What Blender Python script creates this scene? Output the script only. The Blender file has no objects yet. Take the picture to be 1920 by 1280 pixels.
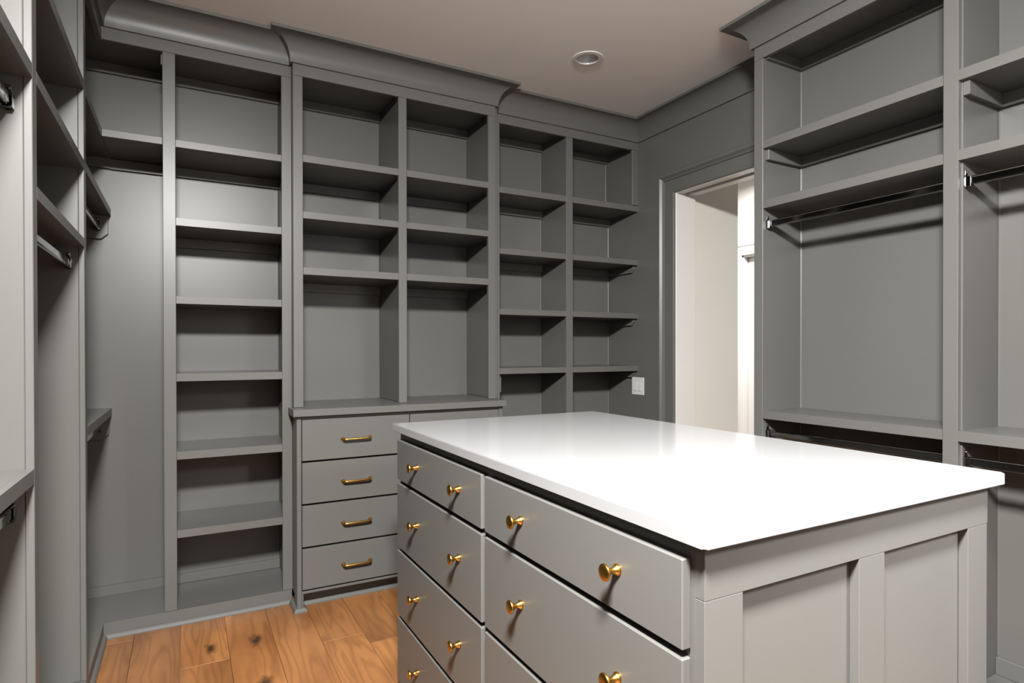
import bpy, bmesh, math, random
from mathutils import Vector, Matrix

random.seed(4)
sc = bpy.context.scene
C = sc.collection

# ------------------------------------------------------------------ camera
F_PX = 1123.284
cam_d = bpy.data.cameras.new('camera')
cam_d.sensor_fit = 'HORIZONTAL'
cam_d.sensor_width = 36.0
cam_d.lens = F_PX / 1920 * 36.0
cam_d.shift_y = 21.577 / 1920
cam_d.clip_start = 0.02
cam = bpy.data.objects.new('camera', cam_d)
C.objects.link(cam)
YAW, PITCH, ROLL = 0.49890136, -0.00518131, -0.00128935
cam.rotation_mode = 'XYZ'
cam.matrix_world = (Matrix.Translation((0, 0, 1.2)) @ Matrix.Rotation(-YAW, 4, 'Z')
                    @ Matrix.Rotation(math.pi / 2 + PITCH, 4, 'X') @ Matrix.Rotation(ROLL, 4, 'Z'))
sc.camera = cam

# ------------------------------------------------------------------ world, lights, exposure
w = bpy.data.worlds.new('world')
sc.world = w
w.use_nodes = True
w.node_tree.nodes['Background'].inputs[0].default_value = (0.9, 0.95, 1.0, 1)
w.node_tree.nodes['Background'].inputs[1].default_value = 0.6

LAMP_X, LAMP_Y = -0.04, -0.04  # position of the assumed ceiling spotlight


def area(name, loc, target, size, power, color, shape='DISK', size_y=None):
    d = bpy.data.lights.new(name, 'AREA')
    d.shape = shape
    d.size = size
    if size_y:
        d.size_y = size_y
    d.energy = power
    d.color = color
    o = bpy.data.objects.new(name, d)
    C.objects.link(o)
    o.location = loc
    v = Vector(target) - Vector(loc)
    o.rotation_euler = v.to_track_quat('-Z', 'Y').to_euler()
    return o


# an assumed ceiling spotlight over the photographer, fill from an added window behind, an assumed lamp for the bright room past the door
LAMP_AIM = Vector((0.28, 0.15, -0.95)).normalized()
LAMP_C = Vector((LAMP_X, LAMP_Y, 2.555))
area('assumed_ceiling_spot_light', LAMP_C + LAMP_AIM * 0.05, LAMP_C + LAMP_AIM, 0.36, 490, (1.0, 0.99, 0.97))  # assumed main light above the camera, its source is unseen
area('added_window_fill', (1.75, -0.69, 1.70), (1.55, 3.0, 0.9), 0.85, 7, (0.96, 0.98, 1.0), 'RECTANGLE', 1.15)
WALL_C = Vector((1.62, -0.60, 1.92))
WALL_AIM = (Vector((1.24, 0.63, 0.55)) - WALL_C).normalized()
wl = area('fill_spot_light', WALL_C + WALL_AIM * 0.05, WALL_C + WALL_AIM, 0.26, 19, (1.0, 0.99, 0.97))  # added fill source, brightens the island end
wl.data.spread = math.radians(80)
area('assumed_hall_lamp_light', (3.62, 2.98, 2.60), (3.62, 2.98, 0), 0.5, 150, (1.0, 0.985, 0.96))  # assumed unseen source that brightens the room past the door

sc.view_settings.view_transform = 'Standard'
sc.view_settings.look = 'None'
sc.view_settings.gamma = 1
sc.view_settings.use_curve_mapping = False
sc.view_settings.exposure = 0.0
try:
    sc.cycles.max_bounces = 8
    sc.cycles.diffuse_bounces = 5
    sc.cycles.sample_clamp_indirect = 4
    sc.cycles.use_denoising = True
except Exception:
    pass

# ------------------------------------------------------------------ materials


def new_mat(name):
    m = bpy.data.materials.new(name)
    m.use_nodes = True
    nt = m.node_tree
    return m, nt, nt.nodes['Principled BSDF']


def paint(name, col, rough, bump=0.02, scale=160.0, spec=0.5, var=0.03):
    m, nt, p = new_mat(name)
    tc = nt.nodes.new('ShaderNodeTexCoord')
    n = nt.nodes.new('ShaderNodeTexNoise')
    n.inputs['Scale'].default_value = scale
    n.inputs['Detail'].default_value = 3
    nt.links.new(tc.outputs['Object'], n.inputs['Vector'])
    b = nt.nodes.new('ShaderNodeBump')
    b.inputs['Strength'].default_value = bump
    b.inputs['Distance'].default_value = 0.002
    nt.links.new(n.outputs['Fac'], b.inputs['Height'])
    nt.links.new(b.outputs['Normal'], p.inputs['Normal'])
    n2 = nt.nodes.new('ShaderNodeTexNoise')
    n2.inputs['Scale'].default_value = 2.2
    nt.links.new(tc.outputs['Object'], n2.inputs['Vector'])
    mx = nt.nodes.new('ShaderNodeMix')
    mx.data_type = 'RGBA'
    mx.inputs['A'].default_value = (*[c * (1 - var) for c in col], 1)
    mx.inputs['B'].default_value = (*[min(1, c * (1 + var)) for c in col], 1)
    nt.links.new(n2.outputs['Fac'], mx.inputs['Factor'])
    nt.links.new(mx.outputs['Result'], p.inputs['Base Color'])
    p.inputs['Roughness'].default_value = rough
    p.inputs['Specular IOR Level'].default_value = spec
    return m


GREY = paint('grey_satin_paint', (0.078, 0.0765, 0.0710), 0.37, 0.03, spec=0.32)
CEILM = paint('ceiling_paint', (0.66, 0.635, 0.605), 0.9, 0.05, 90)
CREAM = paint('cream_wall_paint', (0.45, 0.43, 0.395), 0.8, 0.03)
WHITE = paint('white_trim_paint', (0.47, 0.455, 0.435), 0.4, 0.01)
PLASTIC = paint('white_plastic', (0.42, 0.42, 0.42), 0.3, 0.0)
RINGM = paint('matt_white_ring', (0.55, 0.53, 0.505), 0.6, 0.0)
TRACKM = paint('track_metal', (0.20, 0.17, 0.14), 0.5, 0.0)


def metal(name, col, rough):
    m, nt, p = new_mat(name)
    p.inputs['Metallic'].default_value = 1
    p.inputs['Roughness'].default_value = rough
    tc = nt.nodes.new('ShaderNodeTexCoord')
    n = nt.nodes.new('ShaderNodeTexNoise')
    n.inputs['Scale'].default_value = 60
    nt.links.new(tc.outputs['Object'], n.inputs['Vector'])
    mx = nt.nodes.new('ShaderNodeMix')
    mx.data_type = 'RGBA'
    mx.inputs['A'].default_value = (*[c * 0.93 for c in col], 1)
    mx.inputs['B'].default_value = (*col, 1)
    nt.links.new(n.outputs['Fac'], mx.inputs['Factor'])
    nt.links.new(mx.outputs['Result'], p.inputs['Base Color'])
    return m


BRASS = metal('brushed_brass', (0.50, 0.285, 0.065), 0.27)
CHROME = metal('polished_chrome', (0.36, 0.365, 0.37), 0.08)


def quartz():
    m, nt, p = new_mat('white_quartz')
    tc = nt.nodes.new('ShaderNodeTexCoord')
    n = nt.nodes.new('ShaderNodeTexNoise')
    n.inputs['Scale'].default_value = 3.0
    n.inputs['Detail'].default_value = 6
    nt.links.new(tc.outputs['Object'], n.inputs['Vector'])
    v = nt.nodes.new('ShaderNodeTexNoise')
    v.inputs['Scale'].default_value = 55
    v.inputs['Detail'].default_value = 1
    nt.links.new(tc.outputs['Object'], v.inputs['Vector'])
    r = nt.nodes.new('ShaderNodeValToRGB')
    r.color_ramp.elements[0].position = 0.21
    r.color_ramp.elements[0].color = (0.197, 0.197, 0.199, 1)
    r.color_ramp.elements[1].position = 0.25
    r.color_ramp.elements[1].color = (0.205, 0.205, 0.207, 1)
    nt.links.new(v.outputs['Fac'], r.inputs['Fac'])
    mx = nt.nodes.new('ShaderNodeMix')
    mx.data_type = 'RGBA'
    mx.blend_type = 'MULTIPLY'
    mx.inputs['Factor'].default_value = 0.05
    nt.links.new(r.outputs['Color'], mx.inputs['A'])
    nt.links.new(n.outputs['Color'], mx.inputs['B'])
    nt.links.new(mx.outputs['Result'], p.inputs['Base Color'])
    p.inputs['Roughness'].default_value = 0.13
    p.inputs['Specular IOR Level'].default_value = 0.55
    return m


QUARTZ = quartz()


def oak():
    m, nt, p = new_mat('oiled_oak')
    N, L = nt.nodes, nt.links
    tc = N.new('ShaderNodeTexCoord')
    oi = N.new('ShaderNodeObjectInfo')
    add = N.new('ShaderNodeVectorMath')
    add.operation = 'ADD'
    sh = N.new('ShaderNodeVectorMath')
    sh.operation = 'SCALE'
    sh.inputs[0].default_value = (31.0, 17.0, 7.0)
    L.new(oi.outputs['Random'], sh.inputs['Scale'])
    L.new(tc.outputs['Object'], add.inputs[0])
    L.new(sh.outputs['Vector'], add.inputs[1])
    # knots: sparse cells, used both as colour and to swirl the grain
    mpk = N.new('ShaderNodeMapping')
    mpk.inputs['Scale'].default_value = (4.6, 2.3, 1.0)
    L.new(add.outputs['Vector'], mpk.inputs['Vector'])
    wn = N.new('ShaderNodeTexNoise')
    wn.inputs['Scale'].default_value = 9
    L.new(mpk.outputs['Vector'], wn.inputs['Vector'])
    wmx = N.new('ShaderNodeMix')
    wmx.data_type = 'RGBA'
    wmx.blend_type = 'LINEAR_LIGHT'
    wmx.inputs['Factor'].default_value = 0.10
    L.new(mpk.outputs['Vector'], wmx.inputs['A'])
    L.new(wn.outputs['Color'], wmx.inputs['B'])
    vo = N.new('ShaderNodeTexVoronoi')
    vo.voronoi_dimensions = '2D'
    vo.inputs['Scale'].default_value = 1.0
    vo.inputs['Randomness'].default_value = 1.0
    L.new(wmx.outputs['Result'], vo.inputs['Vector'])
    kr = N.new('ShaderNodeValToRGB')
    kr.color_ramp.elements[0].position = 0.03
    kr.color_ramp.elements[0].color = (1, 1, 1, 1)
    kr.color_ramp.elements[1].position = 0.14
    kr.color_ramp.elements[1].color = (0, 0, 0, 1)
    L.new(vo.outputs['Distance'], kr.inputs['Fac'])
    sc_ = N.new('ShaderNodeSeparateColor')
    L.new(vo.outputs['Color'], sc_.inputs['Color'])
    gt = N.new('ShaderNodeMath')
    gt.operation = 'GREATER_THAN'
    gt.inputs[1].default_value = 0.66
    L.new(sc_.outputs['Red'], gt.inputs[0])
    km = N.new('ShaderNodeMath')
    km.operation = 'MULTIPLY'
    L.new(kr.outputs['Color'], km.inputs[0])
    L.new(gt.outputs['Value'], km.inputs[1])
    # growth rings: bands bent by the distance to the knots
    sep = N.new('ShaderNodeSeparateXYZ')
    L.new(add.outputs['Vector'], sep.inputs['Vector'])
    n1 = N.new('ShaderNodeTexNoise')
    mp1 = N.new('ShaderNodeMapping')
    mp1.inputs['Scale'].default_value = (7.5, 0.55, 1.0)
    L.new(add.outputs['Vector'], mp1.inputs['Vector'])
    L.new(mp1.outputs['Vector'], n1.inputs['Vector'])
    n1.inputs['Scale'].default_value = 1.0
    n1.inputs['Detail'].default_value = 2.0
    ma = N.new('ShaderNodeMath')
    ma.operation = 'MULTIPLY'
    ma.inputs[1].default_value = 12.0
    L.new(n1.outputs['Fac'], ma.inputs[0])
    mb = N.new('ShaderNodeMath')
    mb.operation = 'MULTIPLY_ADD'
    mb.inputs[1].default_value = 1.6
    L.new(vo.outputs['Distance'], mb.inputs[0])
    L.new(ma.outputs['Value'], mb.inputs[2])
    ms = N.new('ShaderNodeMath')
    ms.operation = 'PINGPONG'
    ms.inputs[1].default_value = 0.5
    L.new(mb.outputs['Value'], ms.inputs[0])
    rr = N.new('ShaderNodeValToRGB')
    rr.color_ramp.elements[0].position = 0.02
    rr.color_ramp.elements[0].color = (1, 1, 1, 1)
    rr.color_ramp.elements[1].position = 0.30
    rr.color_ramp.elements[1].color = (0, 0, 0, 1)
    L.new(ms.outputs['Value'], rr.inputs['Fac'])
    # fine fibres
    mp2 = N.new('ShaderNodeMapping')
    mp2.inputs['Scale'].default_value = (140, 5, 1)
    L.new(add.outputs['Vector'], mp2.inputs['Vector'])
    n2 = N.new('ShaderNodeTexNoise')
    n2.inputs['Scale'].default_value = 1.0
    n2.inputs['Detail'].default_value = 3.0
    L.new(mp2.outputs['Vector'], n2.inputs['Vector'])
    # broad stain
    mp3 = N.new('ShaderNodeMapping')
    mp3.inputs['Scale'].default_value = (7.0, 2.0, 1)
    L.new(add.outputs['Vector'], mp3.inputs['Vector'])
    n3 = N.new('ShaderNodeTexNoise')
    n3.inputs['Scale'].default_value = 1.0
    L.new(mp3.outputs['Vector'], n3.inputs['Vector'])
    st = N.new('ShaderNodeValToRGB')
    st.color_ramp.elements[0].position = 0.30
    st.color_ramp.elements[0].color = (0.145, 0.057, 0.017, 1)
    st.color_ramp.elements[1].position = 0.62
    st.color_ramp.elements[1].color = (0.285, 0.122, 0.040, 1)
    L.new(n3.outputs['Fac'], st.inputs['Fac'])
    # plank to plank tone
    hv = N.new('ShaderNodeHueSaturation')
    mr = N.new('ShaderNodeMapRange')
    mr.inputs['To Min'].default_value = 0.78
    mr.inputs['To Max'].default_value = 1.18
    L.new(oi.outputs['Random'], mr.inputs['Value'])
    L.new(mr.outputs['Result'], hv.inputs['Value'])
    L.new(st.outputs['Color'], hv.inputs['Color'])

    def dark(a, fac_out, amount, col):
        mx = N.new('ShaderNodeMix')
        mx.data_type = 'RGBA'
        mu = N.new('ShaderNodeMath')
        mu.operation = 'MULTIPLY'
        mu.inputs[1].default_value = amount
        L.new(fac_out, mu.inputs[0])
        L.new(mu.outputs['Value'], mx.inputs['Factor'])
        L.new(a, mx.inputs['A'])
        mx.inputs['B'].default_value = (*col, 1)
        return mx.outputs['Result']
    c = dark(hv.outputs['Color'], rr.outputs['Color'], 0.36, (0.085, 0.033, 0.011))
    c = dark(c, n2.outputs['Fac'], 0.30, (0.10, 0.040, 0.014))
    c = dark(c, km.outputs['Value'], 0.92, (0.020, 0.010, 0.005))
    L.new(c, p.inputs['Base Color'])
    p.inputs['Roughness'].default_value = 0.42
    b = N.new('ShaderNodeBump')
    b.inputs['Strength'].default_value = 0.08
    b.inputs['Distance'].default_value = 0.001
    L.new(n2.outputs['Fac'], b.inputs['Height'])
    L.new(b.outputs['Normal'], p.inputs['Normal'])
    return m


OAK = oak()


def emit(name, col, strength):
    m, nt, p = new_mat(name)
    p.inputs['Base Color'].default_value = (0.8, 0.8, 0.8, 1)
    p.inputs['Emission Color'].default_value = (*col, 1)
    p.inputs['Emission Strength'].default_value = strength
    return m


GLOW = emit('unseen_lamp_glow', (1.0, 0.97, 0.92), 4.0)  # glow for the glass of the assumed and added spotlights
FILLGLOW = emit('added_window_glow', (0.93, 0.97, 1.0), 0.5)  # faint glow for the panes of the added window

# ------------------------------------------------------------------ builders


def thing(name, label, cat, loc=(0, 0, 0), group=None):
    o = bpy.data.objects.new(name, None)
    o.empty_display_size = 0.1
    C.objects.link(o)
    o.location = loc
    if label:
        o['label'] = label
        o['category'] = cat
    if group:
        o['group'] = group
    return o


def origin(parent):
    v = Vector((0, 0, 0))
    while parent is not None:
        v += parent.location
        parent = parent.parent
    return v


def link_bm(name, bm, mat, parent=None, center=None, smooth=False, kind=None):
    """bm is in world coordinates; the object gets its own origin at the middle of its box."""
    bmesh.ops.recalc_face_normals(bm, faces=bm.faces)
    if center is None:
        xs = [v.co for v in bm.verts]
        lo = Vector([min(c[i] for c in xs) for i in range(3)])
        hi = Vector([max(c[i] for c in xs) for i in range(3)])
        center = (lo + hi) / 2
    center = Vector(center)
    bmesh.ops.translate(bm, verts=bm.verts, vec=-center)
    me = bpy.data.meshes.new(name)
    bm.to_mesh(me)
    bm.free()
    me.materials.append(mat)
    if smooth:
        for p in me.polygons:
            p.use_smooth = True
    o = bpy.data.objects.new(name, me)
    C.objects.link(o)
    if parent is not None:
        o.parent = parent
        o.location = center - origin(parent)
    else:
        o.location = center
    if kind:
        o['kind'] = kind
    return o


def add_box(bm, x0, x1, y0, y1, z0, z1, bev=0.0015):
    vs = [bm.verts.new((x, y, z)) for x in (x0, x1) for y in (y0, y1) for z in (z0, z1)]
    f = [(0, 1, 3, 2), (4, 6, 7, 5), (0, 4, 5, 1), (2, 3, 7, 6), (0, 2, 6, 4), (1, 5, 7, 3)]
    fs = [bm.faces.new([vs[i] for i in q]) for q in f]
    if bev:
        es = set(e for fc in fs for e in fc.edges)
        bmesh.ops.bevel(bm, geom=list(es), offset=bev, segments=1, affect='EDGES', profile=0.5)


def box(name, x0, x1, y0, y1, z0, z1, mat=None, parent=None, bev=0.0015, kind=None):
    bm = bmesh.new()
    add_box(bm, min(x0, x1), max(x0, x1), min(y0, y1), max(y0, y1), min(z0, z1), max(z0, z1), bev)
    return link_bm(name, bm, mat or GREY, parent, kind=kind)


def boxes(name, lst, mat=None, parent=None, bev=0.0015, kind=None):
    bm = bmesh.new()
    for b in lst:
        add_box(bm, *b, bev)
    return link_bm(name, bm, mat or GREY, parent, kind=kind)


def sweep(name, path, normals, profile, put, mat, parent=None, start_n=None, end_n=None, smooth=False, closed_profile=True):
    """sweep a (out, up) profile along a 2D path with mitred corners.
    normals[i] belongs to segment i; start_n / end_n: normal of the neighbour the end is mitred against."""
    bm = bmesh.new()
    rings = []
    n = len(path)
    for i in range(n):
        a = Vector(normals[i - 1]) if i > 0 else (Vector(start_n) if start_n else Vector(normals[0]))
        b = Vector(normals[i]) if i < n - 1 else (Vector(end_n) if end_n else Vector(normals[-1]))
        m = (a + b) / (1 + a.dot(b))
        rings.append([bm.verts.new(put(path[i][0] + m.x * o, path[i][1] + m.y * o, u)) for (o, u) in profile])
    k = len(profile)
    for i in range(n - 1):
        for j in range(k if closed_profile else k - 1):
            j2 = (j + 1) % k
            f = bm.faces.new((rings[i][j], rings[i][j2], rings[i + 1][j2], rings[i + 1][j]))
            f.smooth = smooth
    bm.faces.new(rings[0])
    bm.faces.new(list(reversed(rings[-1])))
    return link_bm(name, bm, mat, parent)


def lathe(name, prof, mat, parent, origin_pt, axis, seg=28, cap=True):
    """revolve (r, h) around axis from origin_pt"""
    ax = Vector(axis).normalized()
    up = Vector((0, 0, 1)) if abs(ax.z) < 0.9 else Vector((1, 0, 0))
    u = ax.cross(up).normalized()
    v = ax.cross(u)
    bm = bmesh.new()
    rings = []
    for r, h in prof:
        c = Vector(origin_pt) + ax * h
        if r < 1e-6:
            rings.append([bm.verts.new(c)])
        else:
            rings.append([bm.verts.new(c + (u * math.cos(2 * math.pi * i / seg) + v * math.sin(2 * math.pi * i / seg)) * r)
                          for i in range(seg)])
    for a, b in zip(rings[:-1], rings[1:]):
        for i in range(seg):
            j = (i + 1) % seg
            if len(a) == 1 and len(b) == 1:
                continue
            if len(a) == 1:
                bm.faces.new((a[0], b[i], b[j]))
            elif len(b) == 1:
                bm.faces.new((a[i], a[j], b[0]))
            else:
                bm.faces.new((a[i], a[j], b[j], b[i]))
    if cap:
        for rg in (rings[0], rings[-1]):
            if len(rg) > 1:
                bm.faces.new(rg)
    o = link_bm(name, bm, mat, parent)
    me = o.data
    for p in me.polygons:
        p.use_smooth = True
    me.set_sharp_from_angle(angle=math.radians(35)) if hasattr(me, 'set_sharp_from_angle') else None
    return o


def tube(name, pts, r, mat, parent, seg=12):
    bm = bmesh.new()
    pts = [Vector(p) for p in pts]
    rings = []
    for i, p in enumerate(pts):
        t = (pts[min(i + 1, len(pts) - 1)] - pts[max(i - 1, 0)]).normalized()
        up = Vector((0, 0, 1))
        u = t.cross(up)
        u = u.normalized() if u.length > 1e-4 else Vector((1, 0, 0))
        v = t.cross(u).normalized()
        rr = r[i] if isinstance(r, (list, tuple)) else r
        rings.append([bm.verts.new(p + (u * math.cos(2 * math.pi * k / seg) + v * math.sin(2 * math.pi * k / seg)) * rr)
                      for k in range(seg)])
    for a, b in zip(rings[:-1], rings[1:]):
        for k in range(seg):
            bm.faces.new((a[k], a[(k + 1) % seg], b[(k + 1) % seg], b[k]))
    bm.faces.new(rings[0])
    bm.faces.new(rings[-1])
    return link_bm(name, bm, mat, parent, smooth=True)


def prism(name, pts, axis, a0, a1, mat=None, parent=None):
    """extrude a polygon (2D points of the two other axes) along axis"""
    bm = bmesh.new()
    def mk(p, a):
        if axis == 0:
            return (a, p[0], p[1])
        if axis == 1:
            return (p[0], a, p[1])
        return (p[0], p[1], a)
    r0 = [bm.verts.new(mk(p, a0)) for p in pts]
    r1 = [bm.verts.new(mk(p, a1)) for p in pts]
    bm.faces.new(r0)
    bm.faces.new(list(reversed(r1)))
    k = len(pts)
    for i in range(k):
        bm.faces.new((r0[i], r0[(i + 1) % k], r1[(i + 1) % k], r1[i]))
    bmesh.ops.bevel(bm, geom=bm.edges[:], offset=0.0012, segments=1, affect='EDGES')
    return link_bm(name, bm, mat or GREY, parent)


def put_xy(a, b, u):
    return (a, b, u)


# crown: flat lip, cove, top fillet (out, height); shoe: quarter round
CEIL = 2.657
CB = 2.540
CH = CEIL - CB - 0.0008
_cv = [(0.0, 0.0), (0.012, 0.0), (0.0125, 0.006)]
for _i in range(1, 11):
    _t = _i / 10 * math.pi / 2
    _cv.append((0.0125 + 0.080 * (1 - math.cos(_t)), 0.006 + (CH - 0.020) * math.sin(_t)))
_cv += [(0.094, CH - 0.014), (0.103, CH - 0.013), (0.104, CH), (0.0, CH)]
CROWN = [(o, CB + u) for o, u in _cv]
SHOE = [(0, 0), (0.015, 0), (0.0148, 0.005), (0.0125, 0.011), (0.0075, 0.0165), (0.002, 0.019), (0, 0.019)]


def crown(path, normals, parent, start_n=None, end_n=None, name='crown_molding'):
    o = sweep(name, path, normals, CROWN, put_xy, GREY, parent, start_n, end_n)
    me = o.data
    for p in me.polygons:
        p.use_smooth = True
    me.set_sharp_from_angle(angle=math.radians(25))
    return o


def shoe(path, normals, parent, start_n=None, end_n=None):
    return sweep('shoe_molding', path, normals, SHOE, put_xy, GREY, parent, start_n, end_n)


# ------------------------------------------------------------------ main dimensions (metres; photographer at the origin)
XL = -0.303          # face of the left run
XLW = -0.665         # left wall
YL = 2.995           # face of the back-left ladder
YC = 2.951           # face of the middle bookcase
YR = 3.030           # face of the back-right shelves
YB = 3.345           # back wall
XW = 2.588           # wall with the doorway
XR = 2.235           # face of the right run
YN = -0.72           # wall behind the photographer
DY0, DY1, DZ = 1.88, 2.690, 2.140   # doorway
LX, LY = 1.773, 2.458               # recessed downlight

# ------------------------------------------------------------------ setting
box('wall_left', XLW - 0.1, XLW, YN - 0.1, YB + 0.1, 0, CEIL, GREY, None, 0, 'structure')
box('wall_back', XLW - 0.1, XW + 0.16, YB, YB + 0.1, 0, CEIL, GREY, None, 0, 'structure')
boxes('wall_right', [(XW, XW + 0.16, YN - 0.1, DY0, 0, CEIL), (XW, XW + 0.16, DY1 + 0.012, YB, 0, CEIL),
                     (XW, XW + 0.16, DY0, DY1 + 0.012, DZ + 0.06, CEIL)], GREY, None, 0, 'structure')
# wall behind; the window in its right half is added to give fill light
WX0, WX1, WZ0, WZ1 = 1.25, 2.25, 1.05, 2.35
boxes('wall_front', [(XLW, WX0, YN - 0.1, YN, 0, CEIL), (WX1, XW, YN - 0.1, YN, 0, CEIL),
                     (WX0, WX1, YN - 0.1, YN, 0, WZ0), (WX0, WX1, YN - 0.1, YN, WZ1, CEIL)], GREY, None, 0, 'structure')
fill_win = thing('added_window', None, None, ((WX0 + WX1) / 2, YN, WZ0))
fill_win['kind'] = 'structure'
boxes('added_window_frame', [(WX0, WX0 + 0.05, YN - 0.06, YN + 0.015, WZ0, WZ1), (WX1 - 0.05, WX1, YN - 0.06, YN + 0.015, WZ0, WZ1),
                       (WX0 + 0.05, WX1 - 0.05, YN - 0.06, YN + 0.015, WZ0, WZ0 + 0.05),
                       (WX0 + 0.05, WX1 - 0.05, YN - 0.06, YN + 0.015, WZ1 - 0.05, WZ1),
                       (WX0 + 0.05, WX1 - 0.05, YN - 0.05, YN - 0.02, 1.68, 1.72)], WHITE, fill_win)
box('added_pane', WX0 + 0.05, WX1 - 0.05, YN - 0.046, YN - 0.040, WZ0 + 0.05, 1.68, FILLGLOW, fill_win, 0)
box('added_pane', WX0 + 0.05, WX1 - 0.05, YN - 0.046, YN - 0.040, 1.72, WZ1 - 0.05, FILLGLOW, fill_win, 0)

hs = 0.0535
boxes('ceiling', [(XLW - 0.1, LX - hs, YN - 0.1, YB + 0.1, CEIL, CEIL + 0.12),
                  (LX + hs, XW + 0.16, YN - 0.1, YB + 0.1, CEIL, CEIL + 0.12),
                  (LX - hs, LX + hs, YN - 0.1, LY - hs, CEIL, CEIL + 0.12),
                  (LX - hs, LX + hs, LY + hs, YB + 0.1, CEIL, CEIL + 0.12)], CEILM, None, 0, 'structure')

# floor: sub floor with individual oak planks
fl = thing('floor', None, None, (1.0, 1.0, 0))
fl['kind'] = 'structure'
box('subfloor', XLW - 0.1, 4.4, YN - 0.1, 4.2, -0.08, -0.016, TRACKM, fl, 0)
PW = 0.1708
X0 = -0.193 - 3 * PW
meshes = {}
col_i = 0
x = X0
while x < XW - 0.02:
    x1 = x + PW
    y = YN
    first = [0.55, 1.35, 0.95, 1.7, 0.4, 1.15, 1.55][col_i % 7]
    cuts = [YN]
    if abs(x - (-0.027)) < 0.03:
        cuts += [-0.1, 1.1, 2.57]
    elif abs(x - 0.311) < 0.03:
        cuts += [0.3, 1.55]
    else:
        yy = YN + first
        while yy < YB - 0.35:
            cuts.append(yy)
            yy += random.choice((1.2, 1.5, 1.8))
    cuts.append(YB)
    for a, b in zip(cuts[:-1], cuts[1:]):
        box('plank', x + 0.0006, x1 - 0.0006, a + 0.0006, b - 0.0006, -0.016, 0.0, OAK, fl, 0.0006)
    x = x1
    col_i += 1
xh = x
while xh < 4.3:
    box('plank', xh + 0.0006, min(xh + PW, 4.36) - 0.0006, YN, 4.1, -0.016, 0.0, OAK, fl, 0.0012)
    xh += PW

# crown over the doorway wall
t1 = crown([(XW, YR), (XW, 1.838)], [(-1, 0)], None, start_n=(0, -1), end_n=None, name='trim_1')
t1['kind'] = 'structure'

# doorway: mitred casing, jamb, head with pocket-door track
door = thing('door_1', None, None, (XW, (DY0 + DY1) / 2, 0))
door['kind'] = 'structure'
CAS = [(0.0, 0.0), (0.0, 0.012), (0.003, 0.0165), (0.013, 0.0165), (0.017, 0.012), (0.078, 0.0135), (0.081, 0.021),
       (0.088, 0.024), (0.091, 0.022), (0.097, 0.028), (0.103, 0.034), (0.119, 0.034), (0.123, 0.028), (0.123, 0.0)]
cas = sweep('casing', [(DY1 + 0.004, 0.0), (DY1 + 0.004, DZ + 0.004), (DY0 - 0.02, DZ + 0.004)], [(1, 0), (0, 1)], CAS,
            lambda a, b, u: (XW - u, a, b), GREY, door)
box('jamb', XW + 0.0, XW + 0.158, DY1, DY1 + 0.012, 0, DZ + 0.05, WHITE, door)
box('jamb', XW + 0.0, XW + 0.158, DY0 - 0.012, DY0, 0, DZ + 0.05, WHITE, door)
box('head_jamb', XW + 0.001, XW + 0.055, DY0, DY1, DZ, DZ + 0.018, WHITE, door)
box('head_jamb', XW + 0.098, XW + 0.158, DY0, DY1, DZ, DZ + 0.018, WHITE, door)
box('pocket_door_track', XW + 0.058, XW + 0.095, DY0 + 0.001, DY1 - 0.06, DZ + 0.012, DZ + 0.05, TRACKM, door)

# room past the doorway
box('wall_hall_near', XW + 0.16, 3.146, 2.712, 2.83, 0, CEIL, CREAM, None, 0, 'structure')
boxes('wall_hall_far', [(4.25, 4.35, 0.4, 2.75, 0, CEIL), (4.25, 4.35, 3.62, 4.1, 0, CEIL), (4.25, 4.35, 2.75, 3.62, 2.02, CEIL)], WHITE, None, 0, 'structure')
box('wall_hall_back', XW + 0.16, 4.35, 4.1, 4.2, 0, CEIL, CREAM, None, 0, 'structure')
box('wall_hall_side', XW + 0.16, 4.35, 0.3, 0.4, 0, CEIL, CREAM, None, 0, 'structure')
box('ceiling_hall', XW + 0.16, 4.35, 0.3, 4.2, CEIL, CEIL + 0.12, WHITE, None, 0, 'structure')
d2 = thing('door_2', None, None, (4.25, 2.6, 0))
d2['kind'] = 'structure'
sweep('casing', [(3.615, 0.0), (3.615, 2.015), (2.755, 2.015), (2.755, 0.0)], [(1, 0), (0, 1), (-1, 0)],
      [(0, 0), (0, 0.018), (0.02, 0.02), (0.075, 0.02), (0.08, 0.03), (0.10, 0.03), (0.10, 0)],
      lambda a, b, u: (4.2498 - u, a, b), WHITE, d2)
boxes('jamb', [(4.2502, 4.35, 3.600, 3.6195, 0, 2.0), (4.2502, 4.35, 2.7505, 2.77, 0, 2.0), (4.2502, 4.35, 2.77, 3.600, 2.0, 2.0195)], WHITE, d2)
box('door_leaf', 4.305, 4.345, 2.773, 3.597, 0.008, 1.997, WHITE, d2)

# ------------------------------------------------------------------ shared details


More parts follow.
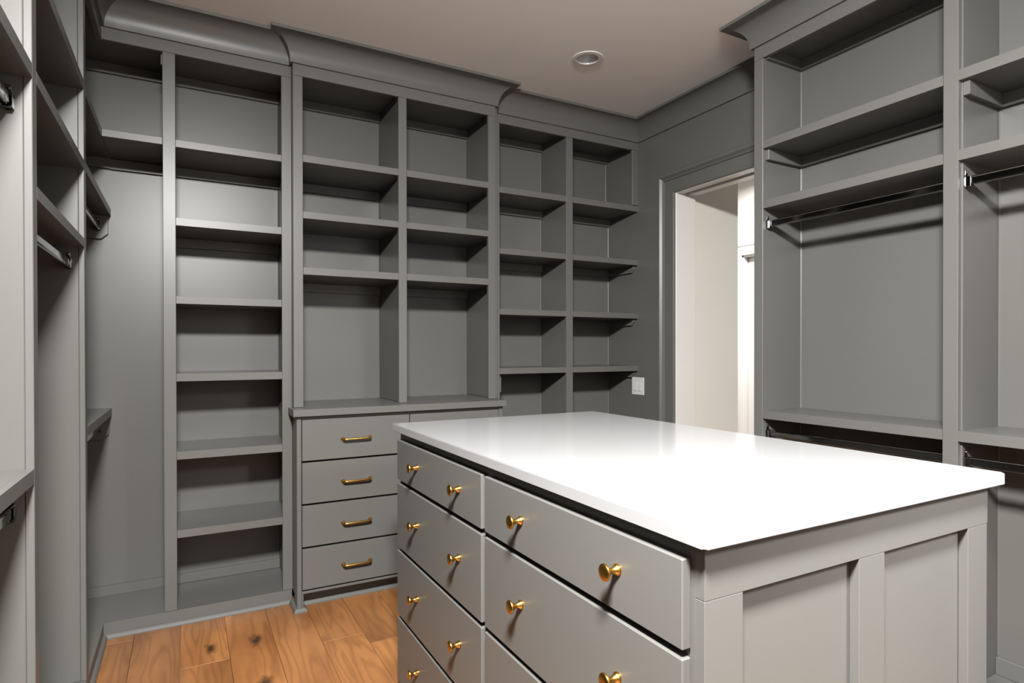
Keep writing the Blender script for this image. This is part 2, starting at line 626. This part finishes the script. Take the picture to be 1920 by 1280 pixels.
def rod(parent, p0, p1, axis):
    """oval chrome closet rod with an end bracket at both ends; axis 1 = along y"""
    # oval tube
    bm = bmesh.new()
    prof = []
    for k in range(9):
        a = math.pi * k / 8
        prof.append((0.0068 * math.cos(a), 0.0085 + 0.0068 * math.sin(a)))
    for k in range(9):
        a = math.pi + math.pi * k / 8
        prof.append((0.0068 * math.cos(a), -0.0085 + 0.0068 * math.sin(a)))
    seg = len(prof)
    r0 = [bm.verts.new((p0[0] + a, p0[1] + 0.003, p0[2] + b)) for a, b in prof]
    r1 = [bm.verts.new((p0[0] + a, p1[1] - 0.003, p0[2] + b)) for a, b in prof]
    for k in range(seg):
        bm.faces.new((r0[k], r0[(k + 1) % seg], r1[(k + 1) % seg], r1[k]))
    bm.faces.new(r0)
    bm.faces.new(list(reversed(r1)))
    o = link_bm('closet_rod', bm, CHROME, parent)
    for yy, s in ((p0[1], 1), (p1[1], -1)):
        # cup: a thin flange on the panel plus the U shaped holder and a screw tab on top
        bm = bmesh.new()
        a0, a1 = sorted((yy + s * 0.0005, yy + s * 0.003))
        ra = [bm.verts.new((p0[0] + 0.0115 * math.cos(k * math.pi / 8), a0, p0[2] + 0.010 * (1 if 0 <= k <= 8 else -1) + 0.0115 * math.sin(k * math.pi / 8))) for k in range(16)]
        rb = [bm.verts.new((v.co.x, a1, v.co.z)) for v in ra]
        bm.faces.new(ra)
        bm.faces.new(list(reversed(rb)))
        for k in range(16):
            bm.faces.new((ra[k], ra[(k + 1) % 16], rb[(k + 1) % 16], rb[k]))
        add_box(bm, p0[0] - 0.006, p0[0] + 0.006, a0, a1, p0[2] + 0.019, p0[2] + 0.036, 0.001)
        b0, b1 = sorted((yy + s * 0.003, yy + s * 0.020))
        add_box(bm, p0[0] - 0.011, p0[0] - 0.0085, b0, b1, p0[2] - 0.018, p0[2] + 0.014, 0.0008)
        add_box(bm, p0[0] + 0.0085, p0[0] + 0.011, b0, b1, p0[2] - 0.018, p0[2] + 0.014, 0.0008)
        add_box(bm, p0[0] - 0.011, p0[0] + 0.011, b0, b1, p0[2] - 0.0195, p0[2] - 0.0165, 0.0008)
        link_bm('rod_bracket', bm, CHROME, o)
        lathe('screw', [(0.0001, 0.0045), (0.003, 0.004), (0.0042, 0.002), (0.0042, 0)], CHROME, o,
              (p0[0], yy + s * 0.003, p0[2] + 0.030), (0, s, 0), 10)
    return o


KNOB = [(0.0, 0.0325), (0.006, 0.0325), (0.0115, 0.0318), (0.0143, 0.0302), (0.0150, 0.0285), (0.0147, 0.0268), (0.0125, 0.0248),
        (0.0085, 0.0215), (0.0058, 0.0175), (0.0050, 0.0140), (0.0056, 0.0105), (0.0075, 0.0065), (0.0092, 0.0042),
        (0.0096, 0.0030), (0.0100, 0.0028), (0.0100, 0.0)]
_knob = {'me': None}


def knob(parent, x, y, z):
    """brass knob on a face looking to -x"""
    if _knob['me'] is None:
        o = lathe('knob', KNOB, BRASS, parent, (x, y, z), (-1, 0, 0), 32)
        _knob['me'] = (o.data, Vector(o.location) + origin(parent) - Vector((x, y, z)))
        return o
    o = bpy.data.objects.new('knob', _knob['me'][0])
    C.objects.link(o)
    o.parent = parent
    o.location = Vector((x, y, z)) + _knob['me'][1] - origin(parent)
    return o


_pull = {}


def pull(parent, x, y, z):
    """brass bar pull on a face looking to -y, centre x"""
    h = 0.064
    if 'bar' in _pull:
        for nm, me, off in _pull['bar']:
            o = bpy.data.objects.new(nm, me)
            C.objects.link(o)
            o.parent = parent
            o.location = Vector((x, y, z)) + off - origin(parent)
        return
    pts, rad = [], []
    base = [(-h, 0.0), (-h, -0.012), (-h + 0.001, -0.020), (-h + 0.006, -0.026), (-h + 0.014, -0.028), (0, -0.028)]
    for dx, dy in base:
        pts.append((x + dx, y + dy, z))
    for dx, dy in reversed(base[:-1]):
        pts.append((x - dx, y + dy, z))
    rad = [0.0062, 0.0056, 0.0062, 0.0060, 0.0052, 0.0054, 0.0052, 0.0060, 0.0062, 0.0056, 0.0062]
    o = tube('bar_pull', pts, rad, BRASS, parent, 14)
    res = [('bar_pull', o.data, Vector(o.location) + origin(parent) - Vector((x, y, z)))]
    for s in (-1, 1):
        r = lathe('rosette', [(0.0, 0.0075), (0.006, 0.007), (0.0088, 0.0045), (0.0095, 0.002), (0.0095, 0)], BRASS, parent,
                  (x + s * h, y, z), (0, -1, 0), 20)
        res.append(('rosette', r.data, Vector(r.location) + origin(parent) - Vector((x, y, z))))
    _pull['bar'] = res


# ------------------------------------------------------------------ back-left ladder shelves
LS = thing('shelf_tower', 'tall narrow grey ladder of seven open shelves beside the open corner', 'shelving', (0.07, YL, 0))
box('plinth', XL, 0.440, YL, YL + 0.02, 0.0, 0.0648, None, LS, 0)
box('base_shelf', XL, 0.440, YL + 0.02, YB - 0.001, 0.045, 0.0648, None, LS, 0)
box('stile', -0.084, -0.0355, YL, YL + 0.02, 0.0655, 2.489, None, LS)
box('stile', 0.399, 0.4435, YL, YL + 0.02, 0.0655, 2.489, None, LS)
box('top_rail', XL + 0.0005, 0.4435, YL, YL + 0.02, 2.4895, CB + 0.03, None, LS)
box('partition', -0.072, -0.052, YL + 0.0205, YB - 0.001, 0.0655, 2.527, None, LS)
box('side_panel', 0.430, 0.4435, YL + 0.0205, YB - 0.001, 0.0655, 2.527, None, LS)
box('top_panel', XL + 0.001, 0.4295, YL + 0.0202, YB - 0.0005, 2.5275, 2.545, None, LS)
for z0, z1 in ((2.086, 2.117), (1.745, 1.778), (1.404, 1.437), (1.064, 1.098), (0.722, 0.757), (0.379, 0.413)):
    boxes('shelf', [(-0.035, 0.3985, YL, YL + 0.0205, z0, z1), (-0.0515, 0.4295, YL + 0.0205, YB - 0.001, z0, z1)], None, LS, 0.0004)
box('corner_shelf', XL + 0.0005, -0.0845, YL, YB - 0.001, 2.088, 2.119, None, LS)
for z1 in (2.527, 2.0855):
    box('cleat', -0.0515, 0.4295, YB - 0.020, YB - 0.001, z1 - 0.046, z1, None, LS)
    box('cleat', XL, -0.0725, YB - 0.020, YB - 0.001, z1 - 0.046, z1, None, LS, 0)
box('cleat', -0.0515, 0.4295, YB - 0.020, YB - 0.001, 1.7445 - 0.046, 1.7445, None, LS)
box('base_cleat', -0.0515, 0.4295, YB - 0.018, YB - 0.001, 0.0655, 0.110, None, LS)
box('base_cleat', XL, -0.0725, YB - 0.018, YB - 0.001, 0.0655, 0.110, None, LS, 0)
box('rod_socket', -0.091, -0.0725, YL + 0.021, YL + 0.04, 2.44, 2.485, None, LS)
crown([(XL, YL), (0.443, YL)], [(0, -1)], LS, start_n=(1, 0))
shoe([(XL, YL), (0.4395, YL)], [(0, -1)], LS, start_n=(1, 0), end_n=(-1, 0))

# ------------------------------------------------------------------ middle bookcase on the drawer base
CX0, CX1 = 0.4440, 1.506
BK = thing('bookcase', 'grey bookcase with eight cubbies standing on the drawer cabinet', 'bookcase', (0.975, YC, 0.93))
box('stile', CX0, 0.488, YC, YC + 0.02, 0.931, 2.486, None, BK)
box('stile', 0.953, 0.9965, YC, YC + 0.02, 0.931, 2.486, None, BK)
box('stile', 1.462, CX1, YC, YC + 0.02, 0.931, 2.486, None, BK)
box('top_rail', CX0, CX1, YC, YC + 0.02, 2.4865, CB + 0.03, None, BK)
box('side_panel', CX0, 0.456, YC + 0.0205, YB - 0.001, 0.931, 2.527, None, BK)
box('partition', 0.967, 0.983, YC + 0.0205, YB - 0.001, 0.931, 2.527, None, BK)
box('side_panel', 1.5065, 1.5265, YC + 0.0205, YB - 0.001, 0.931, 2.527, None, BK)
box('top_panel', CX0, 1.5265, YC + 0.0205, YB - 0.0005, 2.5275, 2.545, None, BK)
for z0, z1 in ((2.087, 2.120), (1.822, 1.854), (1.557, 1.591)):
    boxes('shelf', [(0.4885, 0.9525, YC, YC + 0.0205, z0, z1), (0.4565, 0.9665, YC + 0.0205, YB - 0.001, z0, z1)], None, BK, 0.0004)
    boxes('shelf', [(0.997, 1.4615, YC, YC + 0.0205, z0, z1), (0.9835, 1.506, YC + 0.0205, YB - 0.001, z0, z1)], None, BK, 0.0004)
for z1 in (2.527, 2.0865, 1.5565):
    box('cleat', 0.4565, 0.9665, YB - 0.020, YB - 0.001, z1 - 0.047, z1, None, BK)
    box('cleat', 0.9835, 1.506, YB - 0.020, YB - 0.001, z1 - 0.047, z1, None, BK)
crown([(CX0, YB - 0.1), (CX0, YC), (CX1, YC), (CX1, YB - 0.1)], [(-1, 0), (0, -1), (1, 0)], BK)

CT = box('countertop', 0.425, 1.517, 2.842, YB - 0.001, 0.897, 0.930, None, None, 0.002)
CT['label'] = 'painted grey counter slab on top of the drawer cabinet at the back'
CT['category'] = 'countertop'

DB = thing('drawer_cabinet', 'grey built-in drawer cabinet with brass bar pulls under the bookcase', 'cabinet', (0.975, 2.87, 0))
boxes('body', [(CX0, 0.4585, 2.8905, YB - 0.001, 0.06, 0.8965), (1.4915, 1.506, 2.8905, YB - 0.001, 0.06, 0.8965),
               (0.459, 1.491, 2.93, YB - 0.001, 0.079, 0.093), (0.459, 1.491, YB - 0.02, YB - 0.001, 0.0935, 0.8965)], None, DB)
box('stile', CX0, 0.4645, 2.870, 2.890, 0.0, 0.8965, None, DB)
box('stile', 1.4835, 1.506, 2.870, 2.890, 0.0, 0.8965, None, DB)
box('foot', 0.465, 0.472, 2.870, 2.950, 0.0, 0.0785, None, DB)
box('foot', CX0, 0.4645, 2.8905, 2.950, 0.0, 0.0595, None, DB)
box('bottom_rail', 0.465, 1.483, 2.870, 2.890, 0.079, 0.0895, None, DB)
box('top_rail', 0.465, 1.483, 2.870, 2.890, 0.8825, 0.8965, None, DB)
box('toe_kick', 0.4725, 1.483, 2.948, 2.963, 0.0, 0.0785, None, DB)
for c, (x0, x1) in enumerate(((0.4675, 0.9795), (0.9835, 1.4805))):
    for z0, z1 in ((0.690, 0.880), (0.4925, 0.681), (0.294, 0.4830), (0.0975, 0.2845)):
        d = box('drawer', x0, x1, 2.868, 2.888, z0, z1, None, DB, 0.002)
        pull(d, (x0 + x1) / 2 - (0.008 if c == 0 else 0), 2.868, (z0 + z1) / 2 - 0.004)
shoe([(0.444, 2.995), (0.444, 2.870), (0.472, 2.870), (0.472, 2.948), (1.483, 2.948)],
     [(-1, 0), (0, -1), (1, 0), (0, -1)], DB, start_n=(0, -1))

# ------------------------------------------------------------------ back-right shelves
RS = thing('shelf_cabinet', 'grey open shelves filling the back corner next to the doorway wall', 'shelving', (2.05, YR, 0))
box('stile', 1.527, 1.572, YR, YR + 0.02, 0.0655, 2.489, None, RS)
box('stile', 2.028, 2.0745, YR, YR + 0.02, 0.0655, 2.489, None, RS)
box('stile', 2.538, XW - 0.0005, YR, YR + 0.02, 2.135, 2.489, None, RS)
box('top_rail', 1.507, XW - 0.0005, YR, YR + 0.02, 2.4895, CB + 0.03, None, RS)
box('partition', 2.0385, 2.0585, YR + 0.0205, YB - 0.001, 0.0655, 2.527, None, RS)
box('side_panel', 1.5275, 1.540, YR + 0.0205, YB - 0.001, 0.0655, 2.527, None, RS)
box('side_panel', 2.567, XW - 0.0005, YR + 0.0205, YB - 0.001, 2.135, 2.527, None, RS)
box('top_panel', 1.5275, XW - 0.0005, YR + 0.0205, YB - 0.0005, 2.5275, 2.545, None, RS)
for z0, z1 in ((2.096, 2.131), (1.748, 1.781), (1.402, 1.435), (1.062, 1.096), (0.722, 0.757), (0.379, 0.413)):
    boxes('shelf', [(1.5725, 2.0275, YR, YR + 0.0205, z0, z1), (1.5405, 2.038, YR + 0.0205, YB - 0.001, z0, z1)], None, RS, 0.0004)
    boxes('shelf', [(2.075, XW - 0.0005, YR, YR + 0.0205, z0, z1), (2.059, XW - 0.0005, YR + 0.0205, YB - 0.001, z0, z1)], None, RS, 0.0004)
for z1 in (2.527, 2.0955, 1.7475):
    box('cleat', 1.5405, 2.038, YB - 0.020, YB - 0.001, z1 - 0.045, z1, None, RS)
    box('cleat', 2.059, 2.566 if z1 > 2.5 else XW - 0.001, YB - 0.020, YB - 0.001, z1 - 0.045, z1, None, RS)
for z1 in (1.7475, 1.4015, 1.0615):
    prism('wall_cleat', [(YR + 0.030, z1), (YR + 0.030, z1 - 0.018), (YR + 0.052, z1 - 0.043), (YB - 0.021, z1 - 0.043), (YB - 0.021, z1)],
          0, XW - 0.019, XW - 0.0005, None, RS)
box('side_cleat', 1.5405, 1.602, YR + 0.04, YR + 0.058, 0.955, 1.0615, None, RS)
box('plinth', 1.527, XW - 0.0005, YR, YR + 0.02, 0, 0.065, None, RS)
box('base_shelf', 1.5275, XW - 0.0005, YR + 0.0205, YB - 0.001, 0.045, 0.0648, None, RS)
crown([(1.507, YR), (XW, YR)], [(0, -1)], RS, end_n=(-1, 0))

# ------------------------------------------------------------------ left run of hanging bays
LU = thing('closet_run', 'grey closet run along the left edge with hanging rods and shelves', 'closet', (XL, 1.3, 0))
Y0L = -0.69
for y0, y1 in ((Y0L, Y0L + 0.045), (0.045, 0.09), (0.84, 0.885), (1.715, 1.760), (2.505, 2.550)):
    box('stile', XL - 0.0165, XL, y0, y1, 0.0655, 2.489, None, LU)
    box('partition', XLW + 0.021, XL - 0.017, y0 + 0.0025, y0 + 0.022, 0.0655, 2.527, None, LU)
box('top_rail', XL - 0.02, XL, Y0L, YL + 0.02, 2.4895, CB + 0.03, None, LU)
box('back_panel', XLW + 0.001, XLW + 0.020, Y0L, YB - 0.001, 0.0655, 2.527, None, LU)
boxes('top_panel', [(XLW + 0.001, XL - 0.0205, Y0L, YL, 2.5275, 2.545), (XLW + 0.001, XL + 0.001, YL, YB - 0.0005, 2.5275, 2.545)], None, LU, 0)
box('plinth', XL - 0.02, XL, Y0L, YL, 0, 0.0648, None, LU, 0)
boxes('base_shelf', [(XLW + 0.001, XL - 0.02, Y0L, YL, 0.045, 0.0648), (XLW + 0.001, XL, YL, YB - 0.001, 0.045, 0.0648)], None, LU, 0)
for z1 in (2.527, 2.0875):
    box('cleat', XLW + 0.0205, XL, YB - 0.020, YB - 0.001, z1 - 0.046, z1, None, LU, 0)
box('base_cleat', XLW + 0.0205, XL, YB - 0.018, YB - 0.001, 0.0655, 0.110, None, LU, 0)


def lshelf(y0, y1, z0, z1, ye=None):
    boxes('shelf', [(XL - 0.0165, XL, y0, y1, z0, z1), (XLW + 0.0205, XL - 0.0165, y0 - 0.02, ye or y1, z0, z1)], None, LU, 0.0004)


for z0, z1 in ((1.818, 1.850), (0.897, 0.931)):
    lshelf(0.8855, 1.7145, z0, z1)
    lshelf(0.0905, 0.8395, z0, z1)
for z0, z1 in ((2.093, 2.126), (1.820, 1.851), (1.553, 1.583)):
    lshelf(1.7605, 2.5045, z0, z1)
lshelf(2.5505, YB - 0.001, 2.088, 2.119, YB - 0.001)
lshelf(2.5505, YB - 0.001, 1.824, 1.855, YB - 0.001)
lshelf(2.5505, YB - 0.001, 0.898, 0.932, YB - 0.001)
for z1 in (1.8235, 0.8975):
    prism('wall_cleat', [(XL - 0.010, z1), (XL - 0.010, z1 - 0.085), (XL - 0.037, z1 - 0.110), (XLW + 0.021, z1 - 0.110), (XLW + 0.021, z1)],
          1, YB - 0.020, YB - 0.001, None, LU)
    rod(LU, (XL - 0.050, 2.527, z1 - 0.052), (XL - 0.050, YB - 0.020, z1 - 0.052), 1)
for z1 in (1.818, 0.897):
    rod(LU, (XL - 0.043, 0.863, z1 - 0.060), (XL - 0.043, 1.7175, z1 - 0.060), 1)
rod(LU, (XL - 0.046, 1.737, 1.497), (XL - 0.046, 2.5075, 1.497), 1)
for y0, y1, z1 in ((0.863, 1.717, 1.8175), (1.7375, 2.5070, 2.0925), (1.7375, 2.507, 1.8195), (1.7375, 2.507, 1.5525)):
    box('cleat', XLW + 0.0205, XLW + 0.038, y0, y1, z1 - 0.046, z1, None, LU)
crown([(XL, Y0L), (XL, YL)], [(1, 0)], LU, end_n=(0, -1))
shoe([(XL, Y0L), (XL, YL)], [(1, 0)], LU, end_n=(0, -1))

# ------------------------------------------------------------------ right run of hanging bays
RU = thing('closet_run', 'grey closet run along the right wall, between doorway and frame edge', 'closet', (XR, 1.0, 0))
XBK = 2.500
ST = ((1.792, 1.838), (1.031, 1.0765), (0.27, 0.315), (-0.49, -0.445))
for i, (y0, y1) in enumerate(ST):
    box('stile', XR, XR + 0.02, y0, y1, 0.0655, 2.4835, None, RU)
    if i == 0:
        box('side_panel', XR + 0.0205, XW - 0.0005, y0 + 0.004, y1, 0.0, 2.54, None, RU)
    else:
        box('partition', XR + 0.0205, XBK - 0.0005, y0 - 0.0040, y0 + 0.02, 0.0655, 2.527, None, RU)
YE = -0.49
box('top_rail', XR, XR + 0.02, YE, 1.838, 2.484, CB + 0.03, None, RU)
box('back_panel', XBK, XBK + 0.015, YE, 1.7955, 0.0655, 2.527, None, RU)
box('top_panel', XR + 0.0205, XBK + 0.015, YE, 1.7955, 2.5275, 2.545, None, RU)
box('plinth', XR, XR + 0.02, YE, 1.838, 0, 0.065, None, RU)
box('base_shelf', XR + 0.0205, XBK + 0.015, YE, 1.7955, 0.035, 0.0648, None, RU)
BAYS = ((1.077, 1.7915, 1.052, 1.7955), (0.3155, 1.0305, 0.291, 1.0265), (-0.4445, 0.2695, -0.469, 0.2655))
for fa, fb, pa, pb in BAYS:
    for z0, z1 in ((2.084, 2.119), (1.821, 1.856), (0.896, 0.931)):
        boxes('shelf', [(XR, XR + 0.0205, fa, fb, z0, z1), (XR + 0.0205, XBK - 0.0005, pa, pb, z0, z1)], None, RU, 0.0004)
    for z1 in (2.527, 2.0835):
        box('cleat', XBK - 0.020, XBK - 0.0005, pa, pb, z1 - 0.047, z1, None, RU)
        box('side_cleat', XR + 0.0205, XBK - 0.0205, pb - 0.019, pb, z1 - 0.047, z1, None, RU)
        box('side_cleat', XR + 0.0205, XBK - 0.0205, pa, pa + 0.019, z1 - 0.047, z1, None, RU)
    box('base_cleat', XBK - 0.018, XBK - 0.0005, pa, pb, 0.0655, 0.125, None, RU)
    for z1 in (1.821, 0.896):
        rod(RU, (XR + 0.036, pa, z1 - 0.066), (XR + 0.036, pb, z1 - 0.066), 1)
crown([(XW, 1.838), (XR, 1.838), (XR, YE)], [(0, 1), (-1, 0)], RU)
shoe([(XR, 1.838), (XR, YE)], [(-1, 0)], RU)

# painted caulk beads in the inner corners


def bead(parent, x, y, z0, z1, sx, sy, r=0.0045):
    bm = bmesh.new()
    prof = [(0, 0), (r, 0), (r * 0.45, r * 0.45), (0, r)]
    r0 = [bm.verts.new((x + sx * a, y + sy * b, z0)) for a, b in prof]
    r1 = [bm.verts.new((x + sx * a, y + sy * b, z1)) for a, b in prof]
    bm.faces.new(r0)
    bm.faces.new(list(reversed(r1)))
    for i in range(4):
        bm.faces.new((r0[i], r0[(i + 1) % 4], r1[(i + 1) % 4], r1[i]))
    return link_bm('caulk_bead', bm, GREY, parent)


for fa, fb, pa, pb in BAYS[:2]:
    bead(RU, XBK - 0.0005, pb, 0.126, 2.480, -1, -1)
for xx in (0.9665, 1.506):
    bead(BK, xx, YB - 0.0005, 0.932, 2.479, -1, -1, 0.004)
bead(LS, 0.4295, YB - 0.0005, 0.112, 2.480, -1, -1, 0.004)
bead(RS, 2.038, YB - 0.0005, 0.066, 2.480, -1, -1, 0.004)
bead(RS, XW - 0.0005, YB - 0.0005, 0.066, 2.09, -1, -1, 0.004)
bead(RS, 2.5665, YB - 0.0005, 2.132, 2.480, -1, -1, 0.004)

# ------------------------------------------------------------------ island
IX0, IX1, IY0, IY1 = 0.641, 1.519, 0.610, 2.068
bm = bmesh.new()
add_box(bm, IX0, IX1, IY0, IY1, 0.9152, 0.940, 0)
ve = [e for e in bm.edges if abs(e.verts[0].co.z - e.verts[1].co.z) > 0.01]
bmesh.ops.bevel(bm, geom=ve, offset=0.006, segments=3, affect='EDGES')
he = [e for e in bm.edges if abs(e.verts[0].co.z - e.verts[1].co.z) < 1e-5 and len(e.link_faces) == 2
      and abs(abs(e.link_faces[0].normal.z) - abs(e.link_faces[1].normal.z)) > 0.5]
bmesh.ops.bevel(bm, geom=he, offset=0.0015, segments=2, affect='EDGES')
ic = link_bm('island_countertop', bm, QUARTZ)
ic['label'] = 'white polished stone slab covering the island'
ic['category'] = 'countertop'

BX0, BX1, BY0, BY1 = 0.664, 1.492, 0.632, 2.040
IS = thing('island_cabinet', 'grey island chest with brass knob drawers and a panelled end', 'island', ((BX0 + BX1) / 2, (BY0 + BY1) / 2, 0))
boxes('body', [(BX0, BX1 - 0.0, BY0 + 0.032, BY1, 0.045, 0.915)], None, IS)
box('toe_kick', BX0 + 0.06, BX1 - 0.01, BY0 + 0.05, BY1 - 0.02, 0.0, 0.0445, None, IS)
# panelled end towards the viewer: frame 18 mm proud of the two flat panels
pt = 0.018
box('end_stile', BX0, 0.745, BY0, BY0 + pt, 0.0, 0.7935 + 0.0375, None, IS, 0.0008)
box('end_stile', 1.040, 1.117, BY0, BY0 + pt, 0.13, 0.831, None, IS, 0.0008)
box('end_stile', 1.413, 1.4905, BY0, BY0 + pt, 0.0, 0.831, None, IS, 0.0008)
box('end_rail', BX0, BX1, BY0 - 0.0004, BY0 + pt, 0.8315, 0.9148, None, IS, 0.0008)
box('end_rail', 0.7455, 1.4125, BY0, BY0 + pt, 0.0, 0.1295, None, IS, 0.0008)
box('end_panel', BX0 + 0.001, BX1 - 0.001, BY0 + pt, BY0 + 0.0315, 0.05, 0.9145, None, IS, 0.0008)
DXF = 0.6455
rows = ((0.7525, 0.889, 0.8256), (0.5185, 0.7395, 0.641), (0.2845, 0.506, 0.407), (0.0505, 0.2715, 0.172))
for ya, yb, ks in ((1.3465, 2.022, (1.817, 1.483)), (0.658, 1.3275, (1.144, 0.809))):
    for z0, z1, kz in rows:
        d = box('drawer', DXF, BX0 - 0.0005, ya, yb, z0, z1, None, IS, 0.0018)
        for ky in ks:
            knob(d, DXF, ky, kz)

# ------------------------------------------------------------------ switch, downlight, assumed ceiling spotlight, added fill spotlight
SW = thing('light_switch', 'white double rocker light switch plate on the grey wall by the doorway', 'switch', (XW, 3.03, 0.965))
box('plate', XW - 0.006, XW - 0.0002, 2.972, 3.089, 0.907, 1.021, PLASTIC, SW, 0.002)
for yc in (3.008, 3.053):
    box('rocker_frame', XW - 0.0072, XW - 0.0061, yc - 0.0175, yc + 0.0175, 0.931, 0.997, PLASTIC, SW, 0.0004)
    prism('rocker', [(XW - 0.0073, 0.934), (XW - 0.0105, 0.934), (XW - 0.0078, 0.994), (XW - 0.0073, 0.994)], 1, yc - 0.014, yc + 0.014, PLASTIC, SW)

DL = thing('downlight', 'white round recessed downlight in the ceiling', 'light', (LX, LY, CEIL))
lathe('trim_ring', [(0.051, 0.0), (0.054, -0.0035), (0.070, -0.004), (0.0775, -0.003), (0.079, 0.0)], RINGM, DL, (LX, LY, CEIL - 0.0003), (0, 0, 1), 48, cap=False)
lathe('reflector', [(0.0515, -0.003), (0.051, 0.0), (0.044, 0.020), (0.034, 0.036), (0.020, 0.044), (0.0, 0.046)], PLASTIC, DL, (LX, LY, CEIL), (0, 0, 1), 48, cap=False)

FL = thing('assumed_ceiling_spotlight', 'assumed round tilting ceiling spotlight above the viewer, outside the picture', 'light', (LAMP_X, LAMP_Y, CEIL))  # unseen fixture, assumed as the source of the light from above
lathe('lamp_base', [(0.0, 0.0), (0.07, 0.0), (0.072, -0.02), (0.066, -0.026), (0.0, -0.026)], PLASTIC, FL, (LAMP_X, LAMP_Y, CEIL - 0.0005), (0, 0, 1), 32, cap=False)
tube('lamp_stem', [(LAMP_X, LAMP_Y, CEIL - 0.02), (LAMP_X, LAMP_Y, CEIL - 0.05), tuple(LAMP_C - LAMP_AIM * 0.03)], 0.012, PLASTIC, FL)
lathe('lamp_head', [(0.0, -0.035), (0.11, -0.032), (0.175, -0.01), (0.190, 0.025), (0.190, 0.034), (0.185, 0.034), (0.182, 0.026)], PLASTIC, FL, tuple(LAMP_C), tuple(LAMP_AIM), 40, cap=False)
lathe('lamp_glass', [(0.0, 0.028), (0.181, 0.026)], GLOW, FL, tuple(LAMP_C), tuple(LAMP_AIM), 40, cap=False)

WS = thing('fill_spotlight', 'added round fill spotlight on the wall behind the viewer, outside the picture', 'light', (WALL_C.x, YN, WALL_C.z))  # made-up fixture for the fill light on the island end
lathe('lamp_base', [(0.0, 0.02), (0.055, 0.018), (0.06, 0.0)], PLASTIC, WS, (WALL_C.x, YN + 0.0005, WALL_C.z), (0, 1, 0), 32, cap=False)
tube('lamp_stem', [(WALL_C.x, YN + 0.01, WALL_C.z), (WALL_C.x, YN + 0.05, WALL_C.z), tuple(WALL_C - WALL_AIM * 0.03)], 0.011, PLASTIC, WS)
lathe('lamp_head', [(0.0, -0.035), (0.08, -0.032), (0.125, -0.01), (0.138, 0.025), (0.138, 0.034), (0.133, 0.034), (0.130, 0.026)], PLASTIC, WS, tuple(WALL_C), tuple(WALL_AIM), 40, cap=False)
lathe('lamp_glass', [(0.0, 0.028), (0.129, 0.026)], GLOW, WS, tuple(WALL_C), tuple(WALL_AIM), 40, cap=False)
